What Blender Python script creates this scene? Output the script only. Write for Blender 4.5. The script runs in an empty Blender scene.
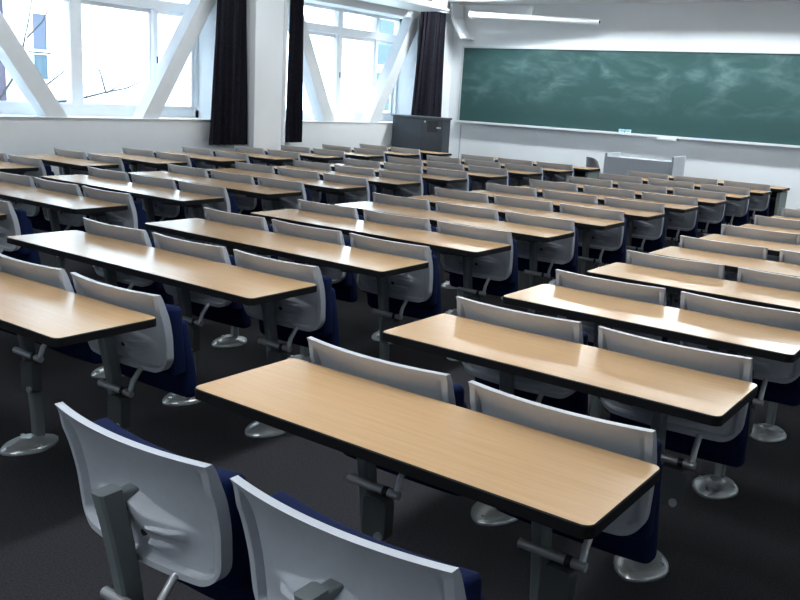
import bpy, bmesh, math, random
from mathutils import Vector, Matrix
random.seed(7)
SC = bpy.context.scene
COL = SC.collection

# ------------------------------------------------------------------ materials
def new_mat(name):
    m = bpy.data.materials.new(name); m.use_nodes = True
    return m, m.node_tree.nodes, m.node_tree.links, m.node_tree.nodes['Principled BSDF']

def plain(name, col, rough=.5, metal=0., spec=.5, noise=0., nscale=40., bump=0., bscale=200.):
    m, N, L, b = new_mat(name)
    b.inputs['Base Color'].default_value = (*col, 1)
    b.inputs['Roughness'].default_value = rough
    b.inputs['Metallic'].default_value = metal
    b.inputs['Specular IOR Level'].default_value = spec
    if noise or bump:
        tc = N.new('ShaderNodeTexCoord')
    if noise:
        n = N.new('ShaderNodeTexNoise'); n.inputs['Scale'].default_value = nscale; n.inputs['Detail'].default_value = 5
        L.new(tc.outputs['Object'], n.inputs['Vector'])
        r = N.new('ShaderNodeValToRGB')
        r.color_ramp.elements[0].position = .3; r.color_ramp.elements[1].position = .7
        r.color_ramp.elements[0].color = (*[c*(1-noise) for c in col], 1)
        r.color_ramp.elements[1].color = (*[min(1, c*(1+noise)) for c in col], 1)
        L.new(n.outputs['Fac'], r.inputs['Fac']); L.new(r.outputs['Color'], b.inputs['Base Color'])
    if bump:
        n2 = N.new('ShaderNodeTexNoise'); n2.inputs['Scale'].default_value = bscale; n2.inputs['Detail'].default_value = 3
        L.new(tc.outputs['Object'], n2.inputs['Vector'])
        bp = N.new('ShaderNodeBump'); bp.inputs['Strength'].default_value = bump; bp.inputs['Distance'].default_value = .003
        L.new(n2.outputs['Fac'], bp.inputs['Height']); L.new(bp.outputs['Normal'], b.inputs['Normal'])
    return m

def wood_mat():
    m, N, L, b = new_mat('beech_laminate')
    tc = N.new('ShaderNodeTexCoord'); mp = N.new('ShaderNodeMapping')
    mp.inputs['Scale'].default_value = (1.6, 34, 6)
    L.new(tc.outputs['Object'], mp.inputs['Vector'])
    oi = N.new('ShaderNodeObjectInfo')
    va = N.new('ShaderNodeVectorMath'); va.operation = 'ADD'
    vm = N.new('ShaderNodeVectorMath'); vm.operation = 'SCALE'; vm.inputs['Scale'].default_value = 2.3
    L.new(oi.outputs['Location'], vm.inputs[0])
    L.new(mp.outputs['Vector'], va.inputs[0]); L.new(vm.outputs['Vector'], va.inputs[1])
    n = N.new('ShaderNodeTexNoise'); n.inputs['Scale'].default_value = 2.4; n.inputs['Detail'].default_value = 8; n.inputs['Distortion'].default_value = .4
    L.new(va.outputs['Vector'], n.inputs['Vector'])
    r = N.new('ShaderNodeValToRGB')
    r.color_ramp.elements[0].position = .25; r.color_ramp.elements[1].position = .75
    r.color_ramp.elements[0].color = (*WOOD_A, 1); r.color_ramp.elements[1].color = (*WOOD_B, 1)
    L.new(n.outputs['Fac'], r.inputs['Fac']); L.new(r.outputs['Color'], b.inputs['Base Color'])
    b.inputs['Roughness'].default_value = .22
    b.inputs['Specular IOR Level'].default_value = .5
    return m

def carpet_mat():
    m, N, L, b = new_mat('charcoal_carpet')
    tc = N.new('ShaderNodeTexCoord')
    n = N.new('ShaderNodeTexNoise'); n.inputs['Scale'].default_value = 150; n.inputs['Detail'].default_value = 6; n.inputs['Roughness'].default_value = .8
    L.new(tc.outputs['Object'], n.inputs['Vector'])
    r = N.new('ShaderNodeValToRGB')
    r.color_ramp.elements[0].position = .35; r.color_ramp.elements[1].position = .68
    r.color_ramp.elements[0].color = (.010, .010, .012, 1); r.color_ramp.elements[1].color = (.050, .049, .055, 1)
    L.new(n.outputs['Fac'], r.inputs['Fac']); L.new(r.outputs['Color'], b.inputs['Base Color'])
    b.inputs['Roughness'].default_value = .95; b.inputs['Specular IOR Level'].default_value = .15
    bp = N.new('ShaderNodeBump'); bp.inputs['Strength'].default_value = .5; bp.inputs['Distance'].default_value = .004
    L.new(n.outputs['Fac'], bp.inputs['Height']); L.new(bp.outputs['Normal'], b.inputs['Normal'])
    return m

def board_mat():
    m, N, L, b = new_mat('chalkboard_green')
    tc = N.new('ShaderNodeTexCoord')
    base = (.024, .071, .068)
    chalk = (.125, .20, .205)
    mp = N.new('ShaderNodeMapping'); mp.inputs['Scale'].default_value = (1.1, 1, 2.2); mp.inputs['Rotation'].default_value = (0, .25, 0)
    L.new(tc.outputs['Object'], mp.inputs['Vector'])
    n1 = N.new('ShaderNodeTexNoise'); n1.inputs['Scale'].default_value = 1.15; n1.inputs['Detail'].default_value = 4; n1.inputs['Distortion'].default_value = 1.6
    L.new(mp.outputs['Vector'], n1.inputs['Vector'])
    r1 = N.new('ShaderNodeValToRGB'); r1.color_ramp.elements[0].position = .44; r1.color_ramp.elements[1].position = .74
    L.new(n1.outputs['Fac'], r1.inputs['Fac'])
    mp2 = N.new('ShaderNodeMapping'); mp2.inputs['Scale'].default_value = (2, 1, 5); mp2.inputs['Rotation'].default_value = (0, -.35, 0)
    L.new(tc.outputs['Object'], mp2.inputs['Vector'])
    n2 = N.new('ShaderNodeTexNoise'); n2.inputs['Scale'].default_value = 1.6; n2.inputs['Detail'].default_value = 7; n2.inputs['Distortion'].default_value = .8
    L.new(mp2.outputs['Vector'], n2.inputs['Vector'])
    r2 = N.new('ShaderNodeValToRGB'); r2.color_ramp.elements[0].position = .3; r2.color_ramp.elements[1].position = .8
    L.new(n2.outputs['Fac'], r2.inputs['Fac'])
    # eraser smears are densest over the middle height of the board
    sx = N.new('ShaderNodeSeparateXYZ'); L.new(tc.outputs['Object'], sx.inputs[0])
    band = N.new('ShaderNodeMapRange'); band.interpolation_type = 'SMOOTHSTEP'
    band.inputs['From Min'].default_value = 1.2; band.inputs['From Max'].default_value = 1.75
    L.new(sx.outputs['Z'], band.inputs['Value'])
    mu = N.new('ShaderNodeMath'); mu.operation = 'MULTIPLY'
    L.new(r1.outputs['Color'], mu.inputs[0]); L.new(r2.outputs['Color'], mu.inputs[1])
    mu2 = N.new('ShaderNodeMath'); mu2.operation = 'MULTIPLY'
    L.new(mu.outputs[0], mu2.inputs[0]); L.new(band.outputs[0], mu2.inputs[1])
    mu3 = N.new('ShaderNodeMath'); mu3.operation = 'MULTIPLY_ADD'; mu3.inputs[1].default_value = 1.15; mu3.inputs[2].default_value = .04; mu3.use_clamp = True
    L.new(mu2.outputs[0], mu3.inputs[0])
    mx = N.new('ShaderNodeMix'); mx.data_type = 'RGBA'
    mx.inputs['A'].default_value = (*base, 1); mx.inputs['B'].default_value = (*chalk, 1)
    L.new(mu3.outputs[0], mx.inputs['Factor']); L.new(mx.outputs['Result'], b.inputs['Base Color'])
    b.inputs['Roughness'].default_value = .6; b.inputs['Specular IOR Level'].default_value = .3
    return m

def glass_mat():
    m = bpy.data.materials.new('window_glass'); m.use_nodes = True
    N, L = m.node_tree.nodes, m.node_tree.links
    N.remove(N['Principled BSDF'])
    t = N.new('ShaderNodeBsdfTransparent'); t.inputs['Color'].default_value = (.93, .97, .98, 1)
    g = N.new('ShaderNodeBsdfGlossy'); g.inputs['Roughness'].default_value = .02
    lw = N.new('ShaderNodeLayerWeight'); lw.inputs['Blend'].default_value = .5
    pw = N.new('ShaderNodeMath'); pw.operation = 'POWER'; pw.inputs[1].default_value = 5.
    f = N.new('ShaderNodeMath'); f.operation = 'MULTIPLY_ADD'; f.inputs[1].default_value = .9; f.inputs[2].default_value = .04
    L.new(lw.outputs['Facing'], pw.inputs[0]); L.new(pw.outputs[0], f.inputs[0])
    x = N.new('ShaderNodeMixShader')
    L.new(f.outputs[0], x.inputs['Fac']); L.new(t.outputs[0], x.inputs[1]); L.new(g.outputs[0], x.inputs[2])
    L.new(x.outputs[0], N['Material Output'].inputs['Surface'])
    return m

def emit_mat(name, col, strength):
    m, N, L, b = new_mat(name)
    b.inputs['Base Color'].default_value = (.8, .8, .8, 1)
    b.inputs['Emission Color'].default_value = (*col, 1); b.inputs['Emission Strength'].default_value = strength
    return m

def curtain_mat():
    m = plain('navy_curtain', (.017, .0165, .024), .9, spec=.12, noise=.25, nscale=30)
    return m

def striped_blue():
    m, N, L, b = new_mat('blue_blind')
    tc = N.new('ShaderNodeTexCoord'); w = N.new('ShaderNodeTexWave')
    w.bands_direction = 'Y'; w.inputs['Scale'].default_value = 2.2; w.inputs['Distortion'].default_value = 1.0
    L.new(tc.outputs['Object'], w.inputs['Vector'])
    r = N.new('ShaderNodeValToRGB')
    r.color_ramp.elements[0].color = (.020, .045, .065, 1); r.color_ramp.elements[1].color = (.032, .066, .092, 1)
    L.new(w.outputs['Fac'], r.inputs['Fac']); L.new(r.outputs['Color'], b.inputs['Base Color'])
    b.inputs['Roughness'].default_value = .5
    return m

WOOD_A = (.54, .338, .170)
WOOD_B = (.61, .392, .208)
M = {}
M['wood'] = wood_mat()
M['edge'] = plain('black_edge', (.007, .007, .008), .6, spec=.2)
M['shell'] = plain('pale_grey_plastic', (.485, .515, .56), .42, noise=.03, nscale=60, bump=.05, bscale=600)
M['blue'] = plain('navy_upholstery', (.0048, .0115, .050), .9, spec=.12, noise=.25, nscale=220, bump=.3, bscale=500)
M['leg'] = plain('grey_painted_steel', (.165, .19, .197), .42, spec=.5, noise=.06, nscale=20)
M['hinge'] = plain('dark_hinge_metal', (.085, .094, .097), .45, metal=.3)
M['chrome'] = plain('cast_aluminium', (.55, .59, .60), .32, metal=.8, noise=.06, nscale=30)
M['rod'] = plain('satin_steel', (.55, .57, .58), .4, metal=.7)
M['black'] = plain('black_plastic', (.012, .012, .013), .5)
M['panel'] = plain('dark_modesty_panel', (.015, .017, .018), .6)
M['greenleg'] = plain('grey_green_steel', (.14, .17, .16), .5)
M['carpet'] = carpet_mat()
M['wall'] = plain('white_wall_paint', (.80, .83, .85), .8, spec=.2, noise=.015, nscale=3, bump=.05, bscale=120)
M['frame'] = plain('white_window_frame', (.82, .85, .88), .5, noise=.02, nscale=10)
M['brace'] = plain('white_painted_steel', (.74, .77, .79), .55, noise=.02, nscale=8)
M['ceil'] = plain('ceiling_paint', (.76, .77, .77), .85, noise=.02, nscale=6)
M['glass'] = glass_mat()
M['curtain'] = curtain_mat()
M['board'] = board_mat()
M['alu'] = plain('board_aluminium', (.62, .66, .68), .4, metal=.5)
M['traywhite'] = plain('tray_white', (.70, .74, .75), .45)
M['rack'] = plain('slate_grey_laminate', (.045, .055, .066), .5, noise=.06, nscale=25)
M['racktop'] = plain('slate_top', (.07, .085, .10), .35)
M['lectern'] = plain('pale_grey_laminate', (.40, .43, .46), .55, noise=.02, nscale=20)
M['chairgrey'] = plain('mid_grey_plastic', (.20, .21, .225), .5)
M['white'] = plain('gloss_white', (.84, .86, .86), .35)
M['facade'] = plain('pale_render', (.86, .88, .90), .9, noise=.02, nscale=2)
M['brick'] = plain('mauve_brick', (.07, .055, .08), .9, noise=.2, nscale=3)
M['outglass'] = plain('blue_window_glass', (.035, .048, .085), .3, noise=.08, nscale=2)
M['outblind'] = striped_blue()
M['bark'] = plain('grey_bark', (.03, .028, .028), .9, noise=.3, nscale=20)
M['ground'] = plain('pale_paving', (.55, .56, .57), .9, noise=.05, nscale=2)
M['cyan'] = plain('pale_cyan_felt', (.33, .62, .74), .8)
M['bluemag'] = plain('blue_chalk', (.16, .30, .60), .7)
M['lamp'] = emit_mat('lit_diffuser', (.89, .95, 1.), 14.)
M['lampdim'] = emit_mat('lit_diffuser_by_windows', (.87, .95, 1.), 6.)
M['boardlamp'] = emit_mat('lit_board_lamp', (.89, .96, 1.), 37.)

# ------------------------------------------------------------------ mesh helpers
def finish(name, bm, mat, parent=None, smooth=False, loc=None):
    me = bpy.data.meshes.new(name)
    bmesh.ops.recalc_face_normals(bm, faces=bm.faces)
    bm.to_mesh(me); bm.free()
    mats = mat if isinstance(mat, (list, tuple)) else [mat]
    for k in mats: me.materials.append(M[k])
    if smooth:
        me.polygons.foreach_set('use_smooth', [True]*len(me.polygons))
        me.set_sharp_from_angle(angle=math.radians(38))
    o = bpy.data.objects.new(name, me); COL.objects.link(o)
    if parent: o.parent = parent
    if loc: o.location = loc
    return o

def box(bm, x0, x1, y0, y1, z0, z1, bevel=0., seg=2):
    vs = [bm.verts.new((x, y, z)) for z in (z0, z1) for y in (y0, y1) for x in (x0, x1)]
    F = [(0,2,3,1), (4,5,7,6), (0,1,5,4), (2,6,7,3), (0,4,6,2), (1,3,7,5)]
    fs = [bm.faces.new([vs[i] for i in f]) for f in F]
    if bevel:
        es = list({e for f in fs for e in f.edges})
        r = bmesh.ops.bevel(bm, geom=es, offset=bevel, segments=seg, profile=.5, affect='EDGES')
        return [v for v in {v for f in r['faces'] for v in f.verts}]
    return vs

def prism(bm, pts, axis, a0, a1):
    """extrude a closed 2D outline along an axis: axis 'x' -> pts are (y,z), 'y' -> (x,z), 'z' -> (x,y)"""
    def P(p, a):
        return {'x': (a, p[0], p[1]), 'y': (p[0], a, p[1]), 'z': (p[0], p[1], a)}[axis]
    A = [bm.verts.new(P(p, a0)) for p in pts]; B = [bm.verts.new(P(p, a1)) for p in pts]
    n = len(pts)
    f0 = bm.faces.new(A); f1 = bm.faces.new(list(reversed(B)))
    for i in range(n): bm.faces.new([A[i], B[i], B[(i+1) % n], A[(i+1) % n]])
    return f0, f1

def tube(bm, p0, p1, r0, r1=None, seg=14, caps=True):
    r1 = r0 if r1 is None else r1
    p0, p1 = Vector(p0), Vector(p1); d = (p1-p0).normalized()
    a = d.orthogonal().normalized(); b = d.cross(a)
    R = []
    for p, r in ((p0, r0), (p1, r1)):
        R.append([bm.verts.new(p + (a*math.cos(t)+b*math.sin(t))*r) for t in [2*math.pi*i/seg for i in range(seg)]])
    for i in range(seg): bm.faces.new([R[0][i], R[1][i], R[1][(i+1) % seg], R[0][(i+1) % seg]])
    if caps:
        bm.faces.new(R[0]); bm.faces.new(list(reversed(R[1])))

def polytube(bm, pts, rads, seg=8):
    rings = []
    pts = [Vector(p) for p in pts]
    for i, p in enumerate(pts):
        d = (pts[min(i+1, len(pts)-1)]-pts[max(i-1, 0)]).normalized()
        a = d.cross(Vector((0.31, .2, .93))).normalized(); b = d.cross(a)
        rings.append([bm.verts.new(p+(a*math.cos(t)+b*math.sin(t))*rads[i]) for t in [2*math.pi*k/seg for k in range(seg)]])
    for i in range(len(rings)-1):
        for k in range(seg): bm.faces.new([rings[i][k], rings[i+1][k], rings[i+1][(k+1) % seg], rings[i][(k+1) % seg]])
    bm.faces.new(rings[0]); bm.faces.new(list(reversed(rings[-1])))

def rrect(w, d, r, n=6, x0=0, y0=0):
    P = []
    for cx, cy, a in ((w-r, d-r, 0), (r, d-r, 90), (r, r, 180), (w-r, r, 270)):
        for i in range(n+1):
            t = math.radians(a+90*i/n); P.append((x0+cx+r*math.cos(t), y0+cy+r*math.sin(t)))
    return P

def empty(name, loc, label=None, cat=None, group=None):
    o = bpy.data.objects.new(name, None); COL.objects.link(o); o.location = loc
    o.empty_display_size = .1
    if label: tag(o, label, cat, group)
    return o

def tag(o, label, cat, group=None):
    o['label'] = label; o['category'] = cat
    if group: o['group'] = group
    return o

def struct(o):
    o['kind'] = 'structure'; return o

def copy_tree(o, parent=None):
    c = o.copy(); COL.objects.link(c)
    if parent: c.parent = parent
    for ch in list(o.children): copy_tree(ch, c)
    return c

def smooth(a, b, x):
    t = max(0., min(1., (x-a)/(b-a))); return t*t*(3-2*t)

# ------------------------------------------------------------------ layout (metres; camera above the origin)
PITCH, DEPTH, Y0 = .7957, .381, 1.4285
DT = .70                                      # desk top height
W3, W2 = 1.654, 1.110
AR = -.557; AL = AR-W2
MR = AL-.6005; ML = MR-W3
LR = ML-.6215; LL = LR-W3
WR = LL-.60; WL = WR-W2
SEAT = .55
COLS = {'A': (AL, AR, 2), 'M': (ML, MR, 3), 'L': (LL, LR, 3), 'W': (WL, WR, 2)}
XW, YF, ZC, ZS = -8.2, 12.53, 3.10, 2.93      # window wall, board wall, ceiling, soffit over the board
CAMZ = 1.46
F_PX, YAW, PIT, ROL = 874.4, .6213, .2296, .0583

cy_, sy_, cp_, sp_ = math.cos(YAW), math.sin(YAW), math.cos(PIT), math.sin(PIT)
fw = Vector((-sy_*cp_, cy_*cp_, -sp_)); rt = Vector((cy_, sy_, 0)); up = rt.cross(fw)
r2 = rt*math.cos(ROL)+up*math.sin(ROL); u2 = up*math.cos(ROL)-rt*math.sin(ROL)
cam = bpy.data.cameras.new('camera'); co = bpy.data.objects.new('camera', cam); COL.objects.link(co)
mat = Matrix.Identity(4)
for i in range(3):
    mat[i][0] = r2[i]; mat[i][1] = u2[i]; mat[i][2] = -fw[i]
mat[0][3], mat[1][3], mat[2][3] = 0, 0, CAMZ
co.matrix_world = mat
cam.sensor_fit = 'HORIZONTAL'; cam.sensor_width = 36; cam.lens = F_PX/800*36
cam.clip_start = .05; cam.clip_end = 200
SC.camera = co

def seen(p):
    v = Vector(p)-Vector((0, 0, CAMZ)); z = v.dot(fw)
    if z < .2: return False
    x = 400+F_PX*v.dot(r2)/z; y = 300-F_PX*v.dot(u2)/z
    return -2 < x < 802 and -2 < y < 602

# ------------------------------------------------------------------ room shell
bm = bmesh.new(); box(bm, XW-.45, 2.6, -3.2, YF+.2, -.1, 0); struct(finish('floor', bm, 'carpet'))
bm = bmesh.new(); box(bm, XW-.45, 2.6, -3.2, YF+.2, ZC, ZC+.15); struct(finish('ceiling', bm, 'ceil'))
bm = bmesh.new(); box(bm, XW, 2.6, 11.90, YF, ZS, ZC); struct(finish('trim_9', bm, 'ceil'))
bm = bmesh.new(); box(bm, XW-.45, 2.6, YF, YF+.2, 0, ZC); struct(finish('wall_front', bm, 'wall'))
bm = bmesh.new(); box(bm, 2.6, 2.8, -3.2, YF+.2, 0, ZC); struct(finish('wall_right', bm, 'wall'))
bm = bmesh.new(); box(bm, XW-.45, 2.8, -3.4, -3.2, 0, ZC); struct(finish('wall_back', bm, 'wall'))
SILL, HEAD = 1.035, 2.62
WT = .45
OPEN = [(-2.4, 1.4), (2.3, 7.42), (8.56, 11.52)]
bm = bmesh.new()
box(bm, XW-WT, XW, -3.2, YF, 0, SILL)
box(bm, XW-WT, XW, -3.2, YF, HEAD, ZC)
edges = [-3.2]+[v for o in OPEN for v in o]+[YF]
for i in range(0, len(edges), 2): box(bm, XW-WT, XW, edges[i], edges[i+1], SILL, HEAD)
struct(finish('wall_left', bm, 'wall'))
bm = bmesh.new(); box(bm, XW, -7.95, 7.80, 8.28, 0, ZC, .008); struct(finish('pillar_left', bm, 'wall'))
bm = bmesh.new(); box(bm, XW, XW+.012, -3.2, 7.8, 0, .09); struct(finish('baseboard_left', bm, 'frame'))
bm = bmesh.new(); box(bm, XW, XW+.012, 8.28, YF, 0, .09); struct(finish('baseboard_left', bm, 'frame'))
bm = bmesh.new(); box(bm, XW, 2.6, YF-.012, YF, 0, .09); struct(finish('baseboard_front', bm, 'frame'))
bm = bmesh.new(); box(bm, -7.94, -7.925, YF-.006, YF, .09, 1.05); struct(finish('trim_1', bm, 'lectern'))

# windows: frames set back in the wall, panes of real glass
def window(n, y0, y1, mull, XG=-8.58):
    fr = bmesh.new(); t = .05
    box(fr, XG-t, XG+t, y0, y1, SILL, SILL+.10); box(fr, XG-t, XG+t, y0, y1, HEAD-.04, HEAD)
    box(fr, XG-t, XG+t, y0, y0+.05, SILL, HEAD); box(fr, XG-t, XG+t, y1-.05, y1, SILL, HEAD)
    o = struct(finish('window_%d' % n, fr, 'frame'))
    b2 = bmesh.new(); box(b2, XG-t-.005, XG+t+.005, y0+.05, y1-.05, 2.26, 2.37, .006)
    finish('transom', b2, 'frame', o)
    for (m, w) in mull:
        b2 = bmesh.new(); box(b2, XG-t-.003, XG+t+.003, m-w, m+w, SILL+.10, HEAD-.04, .006)
        finish('mullion', b2, 'frame', o)
    ys = [y0+.05]+[m for m, w in mull]+[y1-.05]
    for i in range(len(ys)-1):
        a, b_ = ys[i], ys[i+1]; s = .045
        b2 = bmesh.new()
        xx = XG+(.02 if i % 2 else -.02)
        for z0, z1 in ((SILL+.10, 2.26),):
            box(b2, xx-.015, xx+.015, a, b_, z0, z0+s); box(b2, xx-.015, xx+.015, a, b_, z1-s, z1)
            box(b2, xx-.015, xx+.015, a, a+s, z0+s, z1-s); box(b2, xx-.015, xx+.015, b_-s, b_, z0+s, z1-s)
        sa = finish('sash', b2, 'frame', o)
        b2 = bmesh.new(); box(b2, xx-.003, xx+.003, a+s, b_-s, SILL+.10+s, 2.26-s); finish('pane', b2, 'glass', sa)
        b2 = bmesh.new(); box(b2, XG-.003, XG+.003, a, b_, 2.37, HEAD-.04); finish('pane', b2, 'glass', o)
        if i:
            b2 = bmesh.new(); box(b2, xx+.015, xx+.035, a+.005, a+.035, 1.66, 1.74, .004); finish('latch', b2, 'hinge', sa)
    return o
window(1, 2.3, 7.42, [(4.0, .045), (5.74, .07), (6.78, .03)])
window(2, 8.56, 11.52, [(10.06, .055), (10.93, .035)])
window(3, -2.4, 1.4, [(-.5, .05)])  # out-of-view rear window, added to let more daylight in
for n, (a, b_) in enumerate(OPEN):
    bm = bmesh.new(); box(bm, XW-WT+.06, XW+.015, a-.02, b_+.02, SILL-.0, SILL+.012, .003); o = struct(finish('trim_%d' % (n+2), bm, 'frame'))

# diagonal steel braces standing inside the window recesses
def brace(ya, za, yb, zb, label):
    o = bmesh.new(); hw = .095
    d = Vector((0, yb-ya, zb-za)).normalized(); n = Vector((0, -d.z, d.y))*hw
    A, B = Vector((0, ya, za)), Vector((0, yb, zb))
    # cut the ends level so that the beam stands on the sill and meets the lintel
    def lev(p, z):
        k = (z-p.z)/d.z; q = p+d*k; return (q.y, q.z)
    pts = [lev(A+n, za), lev(A-n, za), lev(B-n, zb), lev(B+n, zb)]
    prism(o, pts, 'x', XW-.20, XW-.015)
    ob = finish('diagonal_brace', o, 'brace')
    return tag(ob, label, 'brace', 'diagonal steel window braces')
brace(5.29, SILL+.012, 4.18, HEAD, 'white diagonal steel brace crossing the left window, leaning to the left edge of the photo')
brace(6.45, SILL+.012, 7.42, HEAD, 'white diagonal steel brace in the left window, rising right towards the dark curtain')
brace(9.53, SILL+.012, 8.72, HEAD, 'white diagonal steel brace beside the narrow middle curtain in the far window')
brace(10.55, SILL+.012, 11.50, HEAD, 'white diagonal steel brace in the far window, rising right above the dark cabinet')

# ------------------------------------------------------------------ curtains, rails, pipe
def curtain(y0t, y1t, y0b, y1b, ztop, zbot, folds, label, xc=-8.07, amp=.045):
    b = bmesh.new(); nu, nv = folds*10, 16; g = []
    for side in (0, 1):
        G = []
        for j in range(nv+1):
            v = j/nv; z = ztop+(zbot-ztop)*v; row = []
            for i in range(nu+1):
                u = i/nu
                ya = y0t+(y0b-y0t)*v; yb = y1t+(y1b-y1t)*v
                ph = u*folds*2*math.pi
                x = xc+amp*(.55+.45*v)*math.sin(ph+.5*math.sin(3*v+u*5))+.012*math.sin(ph*2.3+1)
                y = ya+(yb-ya)*(u+.012*math.sin(ph*2))
                row.append(b.verts.new((x-(.004 if side else 0), y, z)))
            G.append(row)
        g.append(G)
    for G in g:
        for j in range(nv):
            for i in range(nu): b.faces.new([G[j][i], G[j][i+1], G[j+1][i+1], G[j+1][i]])
    P, Q = g
    for j in range(nv):
        for i in (0, nu): b.faces.new([P[j][i], P[j+1][i], Q[j+1][i], Q[j][i]])
    for i in range(nu):
        for j in (0, nv): b.faces.new([P[j][i], P[j][i+1], Q[j][i+1], Q[j][i]])
    return tag(finish('curtain', b, 'curtain', smooth=True), label, 'curtain', 'dark curtains gathered beside the windows')
ZR = 2.76
curtain(7.30, 7.77, 7.17, 7.79, ZR, .755, 6, 'wide dark navy curtain gathered left of the white pillar', amp=.055)
curtain(8.52, 8.78, 8.50, 8.79, ZR, .775, 4, 'narrow dark navy curtain gathered right of the white pillar', xc=-8.08)
curtain(11.38, 12.10, 11.22, 12.10, ZR, .80, 6, 'dark navy curtain in the far corner behind the dark grey cabinet')
for a, b_, lab in ((2.2, 7.79, 'white curtain rail above the left window'), (8.42, 12.12, 'white curtain rail above the far window')):
    bm = bmesh.new(); box(bm, -8.10, -8.04, a, b_, ZR, ZR+.045, .006)
    o = tag(finish('curtain_rail', bm, 'frame'), lab, 'curtain rail')
    k = a+.2
    while k < b_:
        br = bmesh.new(); box(br, XW, -8.07, k-.01, k+.01, ZR+.03, ZR+.05); finish('rail_bracket', br, 'frame', o); k += 1.1
bm = bmesh.new(); tube(bm, (-8.02, 8.37, 0), (-8.02, 8.37, ZC), .038, seg=20)
for z in (.5, 1.5, 2.5): tube(bm, (-8.02, 8.37, z), (-8.02, 8.37, z+.04), .043, seg=20)
tag(finish('wall_pipe', bm, 'frame', smooth=True), 'white vertical pipe in the gap between pillar and narrow curtain', 'pipe')

# ceiling hung air handling box above the far window
t = empty('air_conditioner', (-7.8, 9.9, 2.69), 'white ceiling box with dark vent slot above the far window', 'air conditioner')
def rel(bm, root):
    bmesh.ops.translate(bm, verts=bm.verts, vec=-Vector(root.location)); return bm
bm = bmesh.new(); box(bm, XW+.002, -7.52, 8.5, 11.27, 2.72, ZC, .012); finish('casing', rel(bm, t), 'white', t)
bm = bmesh.new(); box(bm, XW+.16, -7.49, 8.48, 11.29, 2.705, 2.735, .008); finish('lower_lip', rel(bm, t), 'white', t)
bm = bmesh.new(); box(bm, -7.521, -7.512, 10.30, 10.85, 2.80, 2.845, .003); finish('vent', rel(bm, t), 'black', t)

# ------------------------------------------------------------------ blackboard wall
BX0, BX1, BZ0, BZ1 = -7.955, -.55, 1.115, 2.27
t = empty('blackboard', (BX0, YF, BZ0), 'long green chalkboard with faint chalk smears on the front wall', 'blackboard')
bm = bmesh.new(); box(bm, BX0, BX1, YF-.035, YF-.002, BZ0, BZ1)
o = finish('writing_surface', bm, 'board'); o.parent = t; o.matrix_parent_inverse = Matrix.Translation(-Vector(t.location))
bm = bmesh.new()
box(bm, BX0-.025, BX1+.025, YF-.05, YF-.002, BZ1, BZ1+.022); box(bm, BX0-.025, BX0, YF-.05, YF-.002, BZ0, BZ1); box(bm, BX1, BX1+.025, YF-.05, YF-.002, BZ0, BZ1)
finish('frame', rel(bm, t), 'alu', t)
bm = bmesh.new()
prism(bm, [(YF-.002, BZ0-.03), (YF-.095, BZ0-.03), (YF-.095, BZ0-.002), (YF-.088, BZ0-.002), (YF-.088, BZ0-.018), (YF-.05, BZ0-.018), (YF-.05, BZ0), (YF-.002, BZ0)], 'x', BX0-.07, BX1+.07)
finish('chalk_tray', rel(bm, t), 'traywhite', t)
bm = bmesh.new(); box(bm, -4.55, -4.27, YF-.105, YF-.02, BZ0-.062, BZ0-.031, .004); finish('chalk_drawer', rel(bm, t), 'traywhite', t)
for k, (x, lab) in enumerate(((-5.105, 'pale cyan board eraser on the chalk tray, left of the pair'), (-5.005, 'pale cyan board eraser on the chalk tray, right of the pair'))):
    t = empty('board_eraser', (x, YF-.070, BZ0-.018), lab, 'eraser', 'board erasers on the chalk tray')
    bm = bmesh.new(); box(bm, -.040, .040, -.016, .016, 0, .03, .005); finish('felt_pad', bm, 'white', t)
    bm = bmesh.new(); box(bm, -.042, .042, -.018, .018, .03, .066, .006); finish('grip', bm, 'cyan', t)
for x, n, lab in ((-4.06, .05, 'small blue chalk stick on the tray right of the drawer'), (-3.90, .06, 'rightmost small blue chalk stick on the board tray')):
    bm = bmesh.new(); tube(bm, (-n, 0, 0), (n, 0, 0), .011, .009); o = finish('chalk', bm, 'bluemag', smooth=True, loc=(x, YF-.070, BZ0-.018+.011))
    tag(o, lab, 'chalk', 'chalk on the board tray')

# rolled projection screen above the board
p0, p1 = Vector((-7.60, 12.08, 2.735)), Vector((-5.60, 12.33, 2.655))
t = empty('projection_screen', p0, 'long white rolled projection screen tube above the chalkboard', 'screen')
bm = bmesh.new(); tube(bm, (0, 0, 0), p1-p0, .052, .036, seg=20); finish('roller', bm, 'white', t, smooth=True)
d = (p1-p0).normalized()
bm = bmesh.new(); tube(bm, -d*.03, d*.02, .06, seg=20); finish('end_cap', bm, 'white', t, smooth=True)
bm = bmesh.new(); tube(bm, p1-p0-d*.01, p1-p0+d*.025, .042, seg=20); finish('end_cap', bm, 'white', t, smooth=True)
bm = bmesh.new(); tube(bm, p1-p0+d*.02, p1-p0+d*.032, .022, seg=14); finish('pull_knob', bm, 'black', t, smooth=True)
q = p0+(p1-p0)*.48-p0
bm = bmesh.new()
prism(bm, [(q.x-.10, q.z+.02), (q.x+.04, q.z+.02), (q.x+.04, q.z+.17), (q.x+.01, q.z+.17)], 'y', q.y-.02, q.y+.02)
box(bm, q.x-.012, q.x+.012, q.y, YF-p0.y-.001, q.z+.06, q.z+.08)
finish('wall_bracket', bm, 'white', t)
bm = bmesh.new(); box(bm, .02, .06, 0, YF-p0.y-.001, -.02, .03); finish('wall_bracket', bm, 'white', t)

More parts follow.
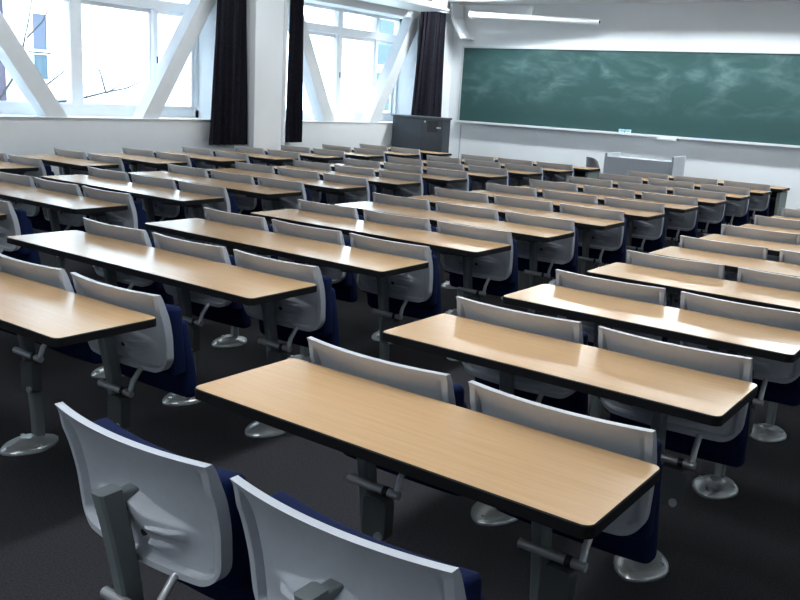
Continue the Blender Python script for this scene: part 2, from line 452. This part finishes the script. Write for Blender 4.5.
# curved white panel in the corner above the board
inner = [(-8.045, ZS), (-8.04, 2.82), (-8.015, 2.72), (-7.965, 2.61), (-7.89, 2.505), (-7.80, 2.41)]
outer = [(-7.835, 2.385), (-7.93, 2.485), (-8.005, 2.595), (-8.055, 2.71), (-8.085, 2.82), (-8.09, ZS)]
bm = bmesh.new(); prism(bm, inner+outer, 'y', 12.20, YF-.002)
tag(finish('curved_wall_panel', bm, 'frame'), 'curved white panel on the wall corner at the left end of the screen tube', 'wall panel')

# ------------------------------------------------------------------ dark cabinet, lectern, front chair
t = empty('equipment_cabinet', (-7.69, 11.05, 0), 'dark slate grey equipment cabinet standing before the far window corner', 'cabinet')
bm = bmesh.new(); box(bm, -.485, .445, -.10, .10, .05, 1.145, .006); finish('body', bm, 'rack', t)
bm = bmesh.new(); box(bm, -.505, .465, -.125, .11, 1.145, 1.175, .008); finish('top', bm, 'racktop', t)
bm = bmesh.new(); box(bm, -.48, .435, -.08, .08, 0, .05); finish('plinth', bm, 'black', t)
bm = bmesh.new()
prism(bm, [(.17, .955), (.35, .955), (.35, 1.115), (.17, 1.115)], 'y', -.112, -.095); o = finish('recessed_handle', bm, 'black', t)
bm = bmesh.new(); box(bm, .34, .41, -.116, -.098, 1.01, 1.035, .003); finish('latch', bm, 'rod', t)
bm = bmesh.new(); tube(bm, (.12, -.106, 1.10), (.12, -.095, 1.10), .014); finish('lock', bm, 'rod', t, smooth=True)
bm = bmesh.new(); box(bm, .068, .072, -.1025, -.095, .06, 1.13); finish('door_gap', bm, 'black', t)

t = empty('lectern_desk', (-4.45, 11.85, 0), 'pale grey teacher desk with panelled front and end wings before the chalkboard', 'desk')
bm = bmesh.new(); box(bm, -.49, .44, -.20, -.175, .04, .80, .004); finish('front_panel', bm, 'lectern', t)
bm = bmesh.new(); box(bm, -.53, -.49, -.20, .28, 0, .845, .006); finish('side_panel', bm, 'lectern', t)
bm = bmesh.new(); box(bm, .44, .475, -.26, .20, 0, .875, .008); finish('side_panel', bm, 'lectern', t)
bm = bmesh.new(); box(bm, -.49, .44, -.175, .28, .765, .79, .004); finish('worktop', bm, 'lectern', t)

t = empty('office_chair', (-4.80, 11.28, 0), 'small grey curved-back chair beside the pale teacher desk', 'chair')
t.rotation_euler.z = math.radians(-38)
bm = bmesh.new(); nu = 10; nv = 8; G = []
for s in (0, 1):
    g = []
    for j in range(nv+1):
        v = j/nv; row = []
        for i in range(nu+1):
            u = -1+2*i/nu; hw = .20*(1-.35*max(0, v-.55)/.45*abs(u)**1.5)
            z = .44+.36*v-.05*abs(u)**3*v
            row.append(bm.verts.new((u*hw, -.20-.05*v+.07*u*u-(.014 if s else 0), z)))
        g.append(row)
    G.append(g)
for g in G:
    for j in range(nv):
        for i in range(nu): bm.faces.new([g[j][i], g[j][i+1], g[j+1][i+1], g[j+1][i]])
for j in range(nv):
    for i in (0, nu): bm.faces.new([G[0][j][i], G[0][j+1][i], G[1][j+1][i], G[1][j][i]])
for i in range(nu):
    for j in (0, nv): bm.faces.new([G[0][j][i], G[0][j][i+1], G[1][j][i+1], G[1][j][i]])
finish('backrest', bm, 'chairgrey', t, smooth=True)
bm = bmesh.new(); box(bm, -.21, .21, -.19, .22, .41, .45, .015, 3); finish('seat', bm, 'chairgrey', t, smooth=True)
for sx in (-1, 1):
    for sy in (-1, 1):
        bm = bmesh.new(); tube(bm, (sx*.15, sy*.14, .42), (sx*.19, sy*.19, 0), .012); finish('leg', bm, 'rod', t, smooth=True)

# ------------------------------------------------------------------ lecture furniture: prototypes
def leg_bm(z1):
    b = bmesh.new()
    # oblong upright, leaning a little
    n = 14; R = []
    for i in range(n+1):
        z = .012+(z1-.012)*i/n; k = z/z1
        y = .432-.080*k*k; w = .017+.002*k; d = .0225+.005*k; c = .006
        R.append([b.verts.new((px, y+py, z)) for px, py in ((-w, -d+c), (-w+c, -d), (w-c, -d), (w, -d+c), (w, d-c), (w-c, d), (-w+c, d), (-w, d-c))])
    for i in range(n):
        for q in range(8): b.faces.new([R[i][q], R[i][(q+1) % 8], R[i+1][(q+1) % 8], R[i+1][q]])
    b.faces.new(R[0]); b.faces.new(list(reversed(R[-1])))
    return b

def foot_bm():
    b = bmesh.new(); n = 28; rings = []
    prof = [(1., .0), (1., .008), (.93, .016), (.72, .026), (.5, .034), (.33, .039), (.27, .045)]
    for s, z in prof:
        ring = []
        for i in range(n):
            a = 2*math.pi*i/n; c, d = math.cos(a), math.sin(a); p = 2/1.65
            x = .088*s*math.copysign(abs(c)**p, c); y = .123*s*math.copysign(abs(d)**p, d)
            ring.append(b.verts.new((x, y+.392-.008*(1-s), z)))
        rings.append(ring)
    for j in range(len(rings)-1):
        for i in range(n): b.faces.new([rings[j][i], rings[j][(i+1) % n], rings[j+1][(i+1) % n], rings[j+1][i]])
    b.faces.new(rings[-1]); b.faces.new(list(reversed(rings[0])))
    return b

def bolts_bm():
    b = bmesh.new()
    tube(b, (0, 0, .008), (0, 0, .030), .012, .009, seg=10)
    return b

def shell_bm():
    HW, ZB, ZT, R = .241, .473, .765, .062
    us = sorted({round(s*k, 5) for s in (-1, 1) for k in
        [1, .992, .975, .955, .93, .91, .90, .885, .87]+[i/46*.86 for i in range(47)]})
    vs = [0, .012, .03, .05, .06, .07, .085, .1, .115]+[.12+.48*i/50 for i in range(51)]+[.60+.40*i/18 for i in range(1, 18)]+[.985, 1.]
    vs = sorted(set(vs))
    def prof(z):                               # centre line of the shell, from flared top to bottom
        P = [(.47, .437), (.52, .436), (.60, .427), (.66, .413), (.70, .400), (.735, .382), (.765, .362)]
        for i in range(len(P)-1):
            if z <= P[i+1][0]:
                t = (z-P[i][0])/(P[i+1][0]-P[i][0]); return P[i][1]+(P[i+1][1]-P[i][1])*t
        return P[-1][1]
    # soften the profile polyline
    def sprof(z): return sum(prof(min(.765, max(.47, z+d))) for d in (-.02, -.01, 0, .01, .02))/5 if z < .75 else prof(z)
    def relief(x, z, dist):
        h = .017*(1-smooth(.016, .020, dist))-.005*smooth(.017, .021, dist)*(1-smooth(.026, .032, dist))   # raised rim with a groove inside
        h *= 1-smooth(.70, .765, z)
        ax = abs(x)
        # moulded boss round the mounting arm with a wing either side
        zc = .632-.10*(ax/.17)**1.3 if ax < .06 else .632-.10*(.06/.17)**1.3-.028*((ax-.06)/.12)
        if ax < .19:
            k = (1-smooth(.035, .19, ax))
            h = max(h, .036*k*(1-smooth(zc-.004, zc+.012, z))*smooth(zc-.05-.07*k, zc-.012, z))
        for z0, x0, x1, hh in ((.576, .036, .160, .026), (.534, .030, .128, .023)):
            if x0 < ax < x1:
                zz = z0+.006*math.sin((ax-x0)/(x1-x0)*math.pi)
                k = smooth(x0, x0+.03, ax)*(1-smooth(x1-.05, x1, ax))
                h = max(h, h*.4+hh*k*(1-smooth(zz-.002, zz+.006, z))*smooth(zz-.04, zz-.004, z))
        return h
    b = bmesh.new(); A, B = [], []
    for v in vs:
        ra, rb = [], []
        for u in us:
            ax = abs(u)*HW
            zb = ZB+(0 if ax < HW-R else R-math.sqrt(max(0, R*R-(ax-(HW-R))**2)))
            z = zb+v*(ZT-zb)
            x = u*HW*(.955+.045*smooth(.47, .70, z))
            dist = min(HW-ax, (z-zb)) if z < ZT-.02 or True else 9
            y = sprof(z)+.032*(x/HW)**2
            h = relief(x, z, dist)
            ra.append(b.verts.new((x, y-h, z))); rb.append(b.verts.new((x, y+.013+.007*smooth(.70, .765, z), z)))
        A.append(ra); B.append(rb)
    nv, nu = len(vs), len(us)
    for G in (A, B):
        for j in range(nv-1):
            for i in range(nu-1): b.faces.new([G[j][i], G[j][i+1], G[j+1][i+1], G[j+1][i]])
    for j in range(nv-1):
        for i in (0, nu-1): b.faces.new([A[j][i], A[j+1][i], B[j+1][i], B[j][i]])
    for i in range(nu-1):
        for j in (0, nv-1): b.faces.new([A[j][i], A[j][i+1], B[j][i+1], B[j][i]])
    return b

def cushion_bm(hw, y0, y1, z0, z1, bev, bow, lean):
    b = bmesh.new()
    box(b, -hw, hw, y0, y1, z0, z1)
    bmesh.ops.subdivide_edges(b, edges=[e for e in b.edges if abs(e.verts[0].co.x-e.verts[1].co.x) > .1], cuts=9)
    es = [e for e in b.edges if (len(e.link_faces) == 2 and e.calc_face_angle(0) > .5)]
    bmesh.ops.bevel(b, geom=es, offset=bev, segments=4, profile=.5, affect='EDGES')
    for v in b.verts:
        t = (v.co.z-z0)/(z1-z0)
        v.co.y += bow*(v.co.x/hw)**2+lean*t
        if abs(v.co.x) > hw*.8 and t < .12: pass
    return b

# chair: everything measured from the front edge line of its row, centre of the seat
def make_chair():
    r = empty('folding_chair', (0, 0, 0))
    sh = finish('backrest_shell', shell_bm(), 'shell', r, smooth=True)
    b = bmesh.new(); tube(b, (.036, .412, .552), (.036, .426, .552), .0085, seg=12); finish('screw_cap', b, 'black', sh, smooth=True)  # black disc gives the shaded hole in the shell its darkness
    finish('back_cushion', cushion_bm(.230, .458, .515, .45, .710, .018, .030, -.022), 'blue', r, smooth=True)
    finish('seat', cushion_bm(.228, .535, .602, .355, .66, .026, .012, -.062), 'blue', r, smooth=True)
    b = bmesh.new(); tube(b, (-.047, .375, .398), (.132, .375, .398),   .0125, seg=16)
    sft = finish('pivot_shaft', b, 'rod', r, smooth=True)
    b = bmesh.new(); tube(b, (.080, .375, .398), (.096, .375, .398), .0145, seg=16); finish('collar', b, 'black', sft, smooth=True)
    b = bmesh.new(); polytube(b, [(.120, .376, .398), (.119, .392, .44), (.117, .425, .475), (.117, .46, .485)], [.0095]*4, 12)
    finish('swing_arm', b, 'rod', r, smooth=True)
    b = bmesh.new(); prism(b, [(.028+p[0], .255+p[1]) for p in rrect(.078, .125, .018)], 'y', .35, .39); hb = finish('hinge_box', b, 'hinge', r, smooth=True)
    b = bmesh.new(); tube(b, (.088, .342, .272), (.088, .352, .272), .013, seg=14); finish('knob', b, 'rod', hb, smooth=True)
    b = bmesh.new(); box(b, -.017, .017, .355, .432, .60, .645, .006); finish('mounting_arm', b, 'leg', r)
    return r

def make_desk(n, front=False):
    w = W2 if n == 2 else W3
    r = empty('lecture_desk', (0, 0, 0))
    b = bmesh.new(); prism(b, rrect(w-.006, DEPTH-.006, .021, x0=-w/2+.003, y0=.003), 'z', DT-.012, DT)
    finish('tabletop', b, 'wood', r)
    # black edge band and underside
    b = bmesh.new(); P = rrect(w, DEPTH, .024, x0=-w/2); Q = rrect(w-.006, DEPTH-.006, .021, x0=-w/2+.003, y0=.003); I = rrect(w-.03, DEPTH-.03, .014, x0=-w/2+.015, y0=.015)
    rings = []
    for pts, z in ((Q, DT-.012), (Q, DT-.0005), (P, DT-.003), (P, DT-.028), (I, DT-.033)):
        rings.append([b.verts.new((x, y, z)) for x, y in pts])
    k = len(P)
    for a, c in zip(rings, rings[1:]):
        for i in range(k): b.faces.new([a[i], a[(i+1) % k], c[(i+1) % k], c[i]])
    b.faces.new(rings[-1]); b.faces.new(list(reversed(rings[0])))
    finish('edge_band', b, 'edge', r)
    if front:
        b = bmesh.new(); box(b, -w/2+.05, w/2-.05, .325, .345, .12, .655, .003); finish('modesty_panel', b, 'panel', r)
        for s in (-1, 1):
            b = bmesh.new(); x = s*(w/2-.035); box(b, x-.018, x+.018, .03, .36, 0, .66, .004); finish('end_panel', b, 'greenleg', r)
        b = bmesh.new(); box(b, -w/2+.06, w/2-.06, .10, .32, .56, .58, .003); finish('book_shelf', b, 'panel', r)
    else:
        for i in range(n):
            x = (i-(n-1)/2)*SEAT
            l = link_copy(LEG, r, x)
            add_foot(l)
            link_copy(ARM, r, x)
    return r

def add_foot(l):
    link_copy(FOOT, l, 0)
    for x, y in ((0, .30), (-.062, .40), (.062, .40)):
        q = link_copy(BOLT, l, x); q.location.y = y

def link_copy(o, parent, x):
    c = o.copy(); COL.objects.link(c); c.parent = parent; c.location = (x, 0, 0); return c

LEG = finish('leg', leg_bm(.655), 'leg', smooth=True)
FOOT = finish('foot', foot_bm(), 'chrome', smooth=True)
BOLT = finish('bolt', bolts_bm(), 'chrome', smooth=True)
b = bmesh.new(); prism(b, [(.07, .66), (.07, .645), (.33, .60), (.40, .60), (.40, .66)], 'x', -.02, .02)
ARM = finish('support_arm', b, 'hinge')

CHAIR = make_chair()
DESK = {(2, False): make_desk(2), (3, False): make_desk(3), (2, True): make_desk(2, True), (3, True): make_desk(3, True)}

ORD = ['', 'nearest', 'second', 'third', 'fourth', 'fifth', 'sixth', 'seventh', 'eighth', 'ninth', 'tenth', 'eleventh', 'twelfth']
CN = {'A': 'right-hand column', 'M': 'right-centre column', 'L': 'left-centre column', 'W': 'window column'}
NR = 12
def row_y(k): return Y0+(k-1)*PITCH
def samples_desk(c, k):
    x0, x1, n = COLS[c]; y = row_y(k)
    return [(x0+(x1-x0)*i/12, y+DEPTH*j/3, DT) for i in range(13) for j in range(4)]
vis = {c: [k for k in range(1, NR+1) if any(seen(p) for p in samples_desk(c, k))] for c in COLS}
def row_name(c, k):
    """place of desk row k in its column, counted from whichever end is closer"""
    rows = vis[c]; i = rows.index(k)+1; j = len(rows)-i+1
    from_front = NR-k+1
    if k == rows[0]: return 'nearest'
    if c == 'A': return 'farthest visible' if j == 1 else ORD[i]+' nearest'
    if k == NR: return 'frontmost'
    if i <= from_front: return ORD[i]+' nearest'
    return ORD[from_front]+' from the front'
def desk_phrase(c, k):
    rn = row_name(c, k)
    return rn
used_chair, used_desk = False, set()
for c, (x0, x1, n) in COLS.items():
    for k in vis[c]:
        key = (n, k == NR)
        d = DESK[key] if key not in used_desk else copy_tree(DESK[key])
        used_desk.add(key)
        d.location = ((x0+x1)/2, row_y(k), 0)
        rn = row_name(c, k)
        size = 'two-seat' if n == 2 else 'three-seat'
        kind = 'dark-fronted ' if k == NR else ''
        tail = (rn+' desk of the '+CN[c]) if 'front' not in rn or rn == 'frontmost' else ('desk '+rn+' in the '+CN[c])
        tag(d, 'beech-topped %s %slecture %s' % (size, kind, tail if tail.startswith('desk') else 'desk, '+rn+' of the '+CN[c]), 'desk', 'lecture desks in the '+CN[c])
        if k == NR: continue
        names = ('left', 'right') if n == 2 else ('left', 'middle', 'right')
        for i in range(n):
            cx = (x0+x1)/2+(i-(n-1)/2)*SEAT; y = row_y(k)
            pts = [(cx+s*.25, y+q, z) for s in (-1, 0, 1) for q, z in ((.39, .765), (.44, .60), (.45, .48), (.59, .36))]
            if not any(seen(p) for p in pts): continue
            ch = CHAIR if not used_chair else copy_tree(CHAIR); used_chair = True
            ch.location = (cx, y, 0)
            rr = rn if 'front' in rn and rn != 'frontmost' else rn
            where = ('%s desk, %s' % (rr, CN[c])) if 'from the front' not in rr else ('desk %s, %s' % (rr, CN[c]))
            tag(ch, '%s grey-backed folded chair, %s' % (names[i], where), 'chair', 'folded grey and blue chairs in the '+CN[c])

# the two chairs of the last row stand free on their own legs
for cx, lab in ((AL+(W2-SEAT)/2-.014, 'grey-backed blue folding chair, leftmost at the very bottom, no desk behind it'),
                (AL+(W2+SEAT)/2-.014, 'grey-backed blue folding chair, cut off by the bottom edge, no desk behind it')):
    ch = copy_tree(CHAIR); ch.location = (cx, Y0-PITCH, 0)
    l = link_copy(LEG, ch, 0); add_foot(l)
    tag(ch, lab, 'chair', 'free-standing chairs in the nearest row')
for o in (LEG, FOOT, BOLT, ARM): bpy.data.objects.remove(o)
for key, d in DESK.items():
    if key not in used_desk:
        for ch in list(d.children_recursive): bpy.data.objects.remove(ch)
        bpy.data.objects.remove(d)

# ------------------------------------------------------------------ outside the windows
bm = bmesh.new(); box(bm, -60, XW-.45, -30, 60, -.6, -.5); struct(finish('ground', bm, 'ground'))
XB = -16.
t = empty('neighbouring_building', (XB, 14, -.5), 'pale overexposed building seen outside through the windows', 'building')
def part(name, bm, mk, par=None, sm=False): return finish(name, rel(bm, t), mk, par or t, sm)
bm = bmesh.new(); box(bm, XB-4, XB, 9.42, 36, -.5, 12); part('wall', bm, 'facade')
bm = bmesh.new(); box(bm, XB-4, XB-.3, -14, 9.42, -.5, 12); part('brick_wing', bm, 'brick')
def outwin(y0, y1, z0, z1, mk):
    bm = bmesh.new(); x = XB+.03
    box(bm, XB-.01, XB+.05, y0-.07, y1+.07, z0-.07, z0); box(bm, XB-.01, XB+.05, y0-.07, y1+.07, z1, z1+.05)
    box(bm, XB-.01, XB+.05, y0-.07, y0, z0, z1); box(bm, XB-.01, XB+.05, y1, y1+.07, z0, z1)
    w = part('window', bm, 'facade')
    bm = bmesh.new(); box(bm, XB-.01, XB+.02, y0, y1, z0, z1); part('pane', bm, mk, w)
outwin(9.80, 10.10, 1.92, 2.58, 'outglass')
outwin(9.80, 10.10, 1.37, 1.83, 'outblind')
outwin(20.45, 21.60, 2.28, 3.62, 'outblind')
outwin(20.40, 21.30, 1.0, 2.06, 'outblind')

TWIGS = [
 (.022, [(5.4, .2), (5.77, .94), (6.3, 1.02), (6.8, 1.06), (7.18, 1.1), (7.41, 1.13), (7.65, 1.17), (8.0, 1.25), (8.33, 1.33), (8.64, 1.46)]),
 (.013, [(6.3, 1.02), (6.53, 1.36), (6.68, 1.69), (6.79, 1.92), (6.84, 2.13), (6.86, 2.46), (6.9, 2.9)]),
 (.009, [(6.79, 1.92), (6.99, 2.14), (7.18, 2.37), (7.27, 2.51), (7.4, 2.9)]),
 (.013, [(6.8, 1.06), (7.02, 1.31), (7.19, 1.44), (7.42, 1.57), (7.49, 1.68)]),
 (.011, [(8.0, 1.25), (7.87, 1.54), (7.76, 1.73), (7.67, 1.88)]),
 (.008, [(8.0, 1.25), (8.25, 1.39), (8.46, 1.48), (8.62, 1.61)]), (.007, [(7.65, 1.17), (7.82, 1.4), (8.04, 1.52), (8.25, 1.62)]),
 (.007, [(7.19, 1.44), (7.27, 1.59), (7.37, 1.73)]), (.008, [(6.68, 1.69), (6.52, 1.87), (6.45, 2.09)]),
 (.006, [(7.87, 1.54), (8.05, 1.72), (8.19, 1.87)]), (.006, [(7.18, 1.1), (7.29, 1.24), (7.26, 1.4)]),
 (.006, [(8.33, 1.33), (8.5, 1.33), (8.72, 1.36)]), (.006, [(8.0, 1.25), (8.2, 1.22), (8.45, 1.27)])]
bm = bmesh.new()
polytube(bm, [(0, 5.3, -.5), (.03, 5.33, .1), (.05, 5.4, .7), (.1, 5.35, 1.6), (.2, 5.2, 2.6), (.1, 5.1, 3.6)], [.13, .11, .09, .07, .05, .02], 10)
for r, ps in TWIGS:
    n = len(ps); x0 = random.uniform(-.05, .05)
    polytube(bm, [(.06*math.sin(i*1.7+x0*30)*min(i, 1), y, z) for i, (y, z) in enumerate(ps)], [max(.006, 1.4*r*(1-.7*i/(n-1))) for i in range(n)], 6)
tag(finish('bare_tree', bm, 'bark', smooth=True, loc=(-11.2, 0, 0)), 'leafless tree with thin branches outside the left window', 'tree')

# ------------------------------------------------------------------ light
W = bpy.data.worlds.new('sky'); SC.world = W; W.use_nodes = True
bg = W.node_tree.nodes['Background']; bg.inputs['Color'].default_value = (.74, .88, 1., 1); bg.inputs['Strength'].default_value = 4.2

def ceiling_lamp(x, y, w, d, key, label, grp):
    t = empty('ceiling_light', (x, y, ZC), label, 'ceiling light', grp)
    bm = bmesh.new(); box(bm, -w/2-.03, w/2+.03, -d/2-.03, d/2+.03, -.05, -.001, .005); finish('housing', bm, 'white', t)
    bm = bmesh.new(); box(bm, -w/2, w/2, -d/2, d/2, -.058, -.049); finish('diffuser', bm, key, t)
for x, ys, key in ((-7.2, (1.6, 3.5, 5.4, 7.3, 9.2), 'lampdim'), (-1.7, (-1.4, .4, 2.2, 4., 5.8, 7.6, 9.4), 'lamp')):  # unseen lamp rows, added to brighten desks and window wall without glare
    for i, y in enumerate(reversed(ys)):
        ceiling_lamp(x, y, .22, 1.3, key, 'white fluorescent ceiling light over the %s, %s from the chalkboard' % ('window side desks' if x < -4 else 'right-hand desks', ORD[i+1] if i else 'first'), 'ceiling lights over the desks')
for i, x in enumerate((-7., -5.4, -3.8, -2.2, -.6)):
    ceiling_lamp(x, 11.775, 1.2, .13, 'boardlamp', 'slim ceiling light washing the chalkboard wall, %s from the windows' % (ORD[i+1] if i else 'first'), 'chalkboard lights')

V = SC.view_settings
SC.display_settings.display_device = 'sRGB'
V.view_transform = 'Standard'; V.look = 'None'; V.exposure = 1.4; V.gamma = 1.; V.use_curve_mapping = False
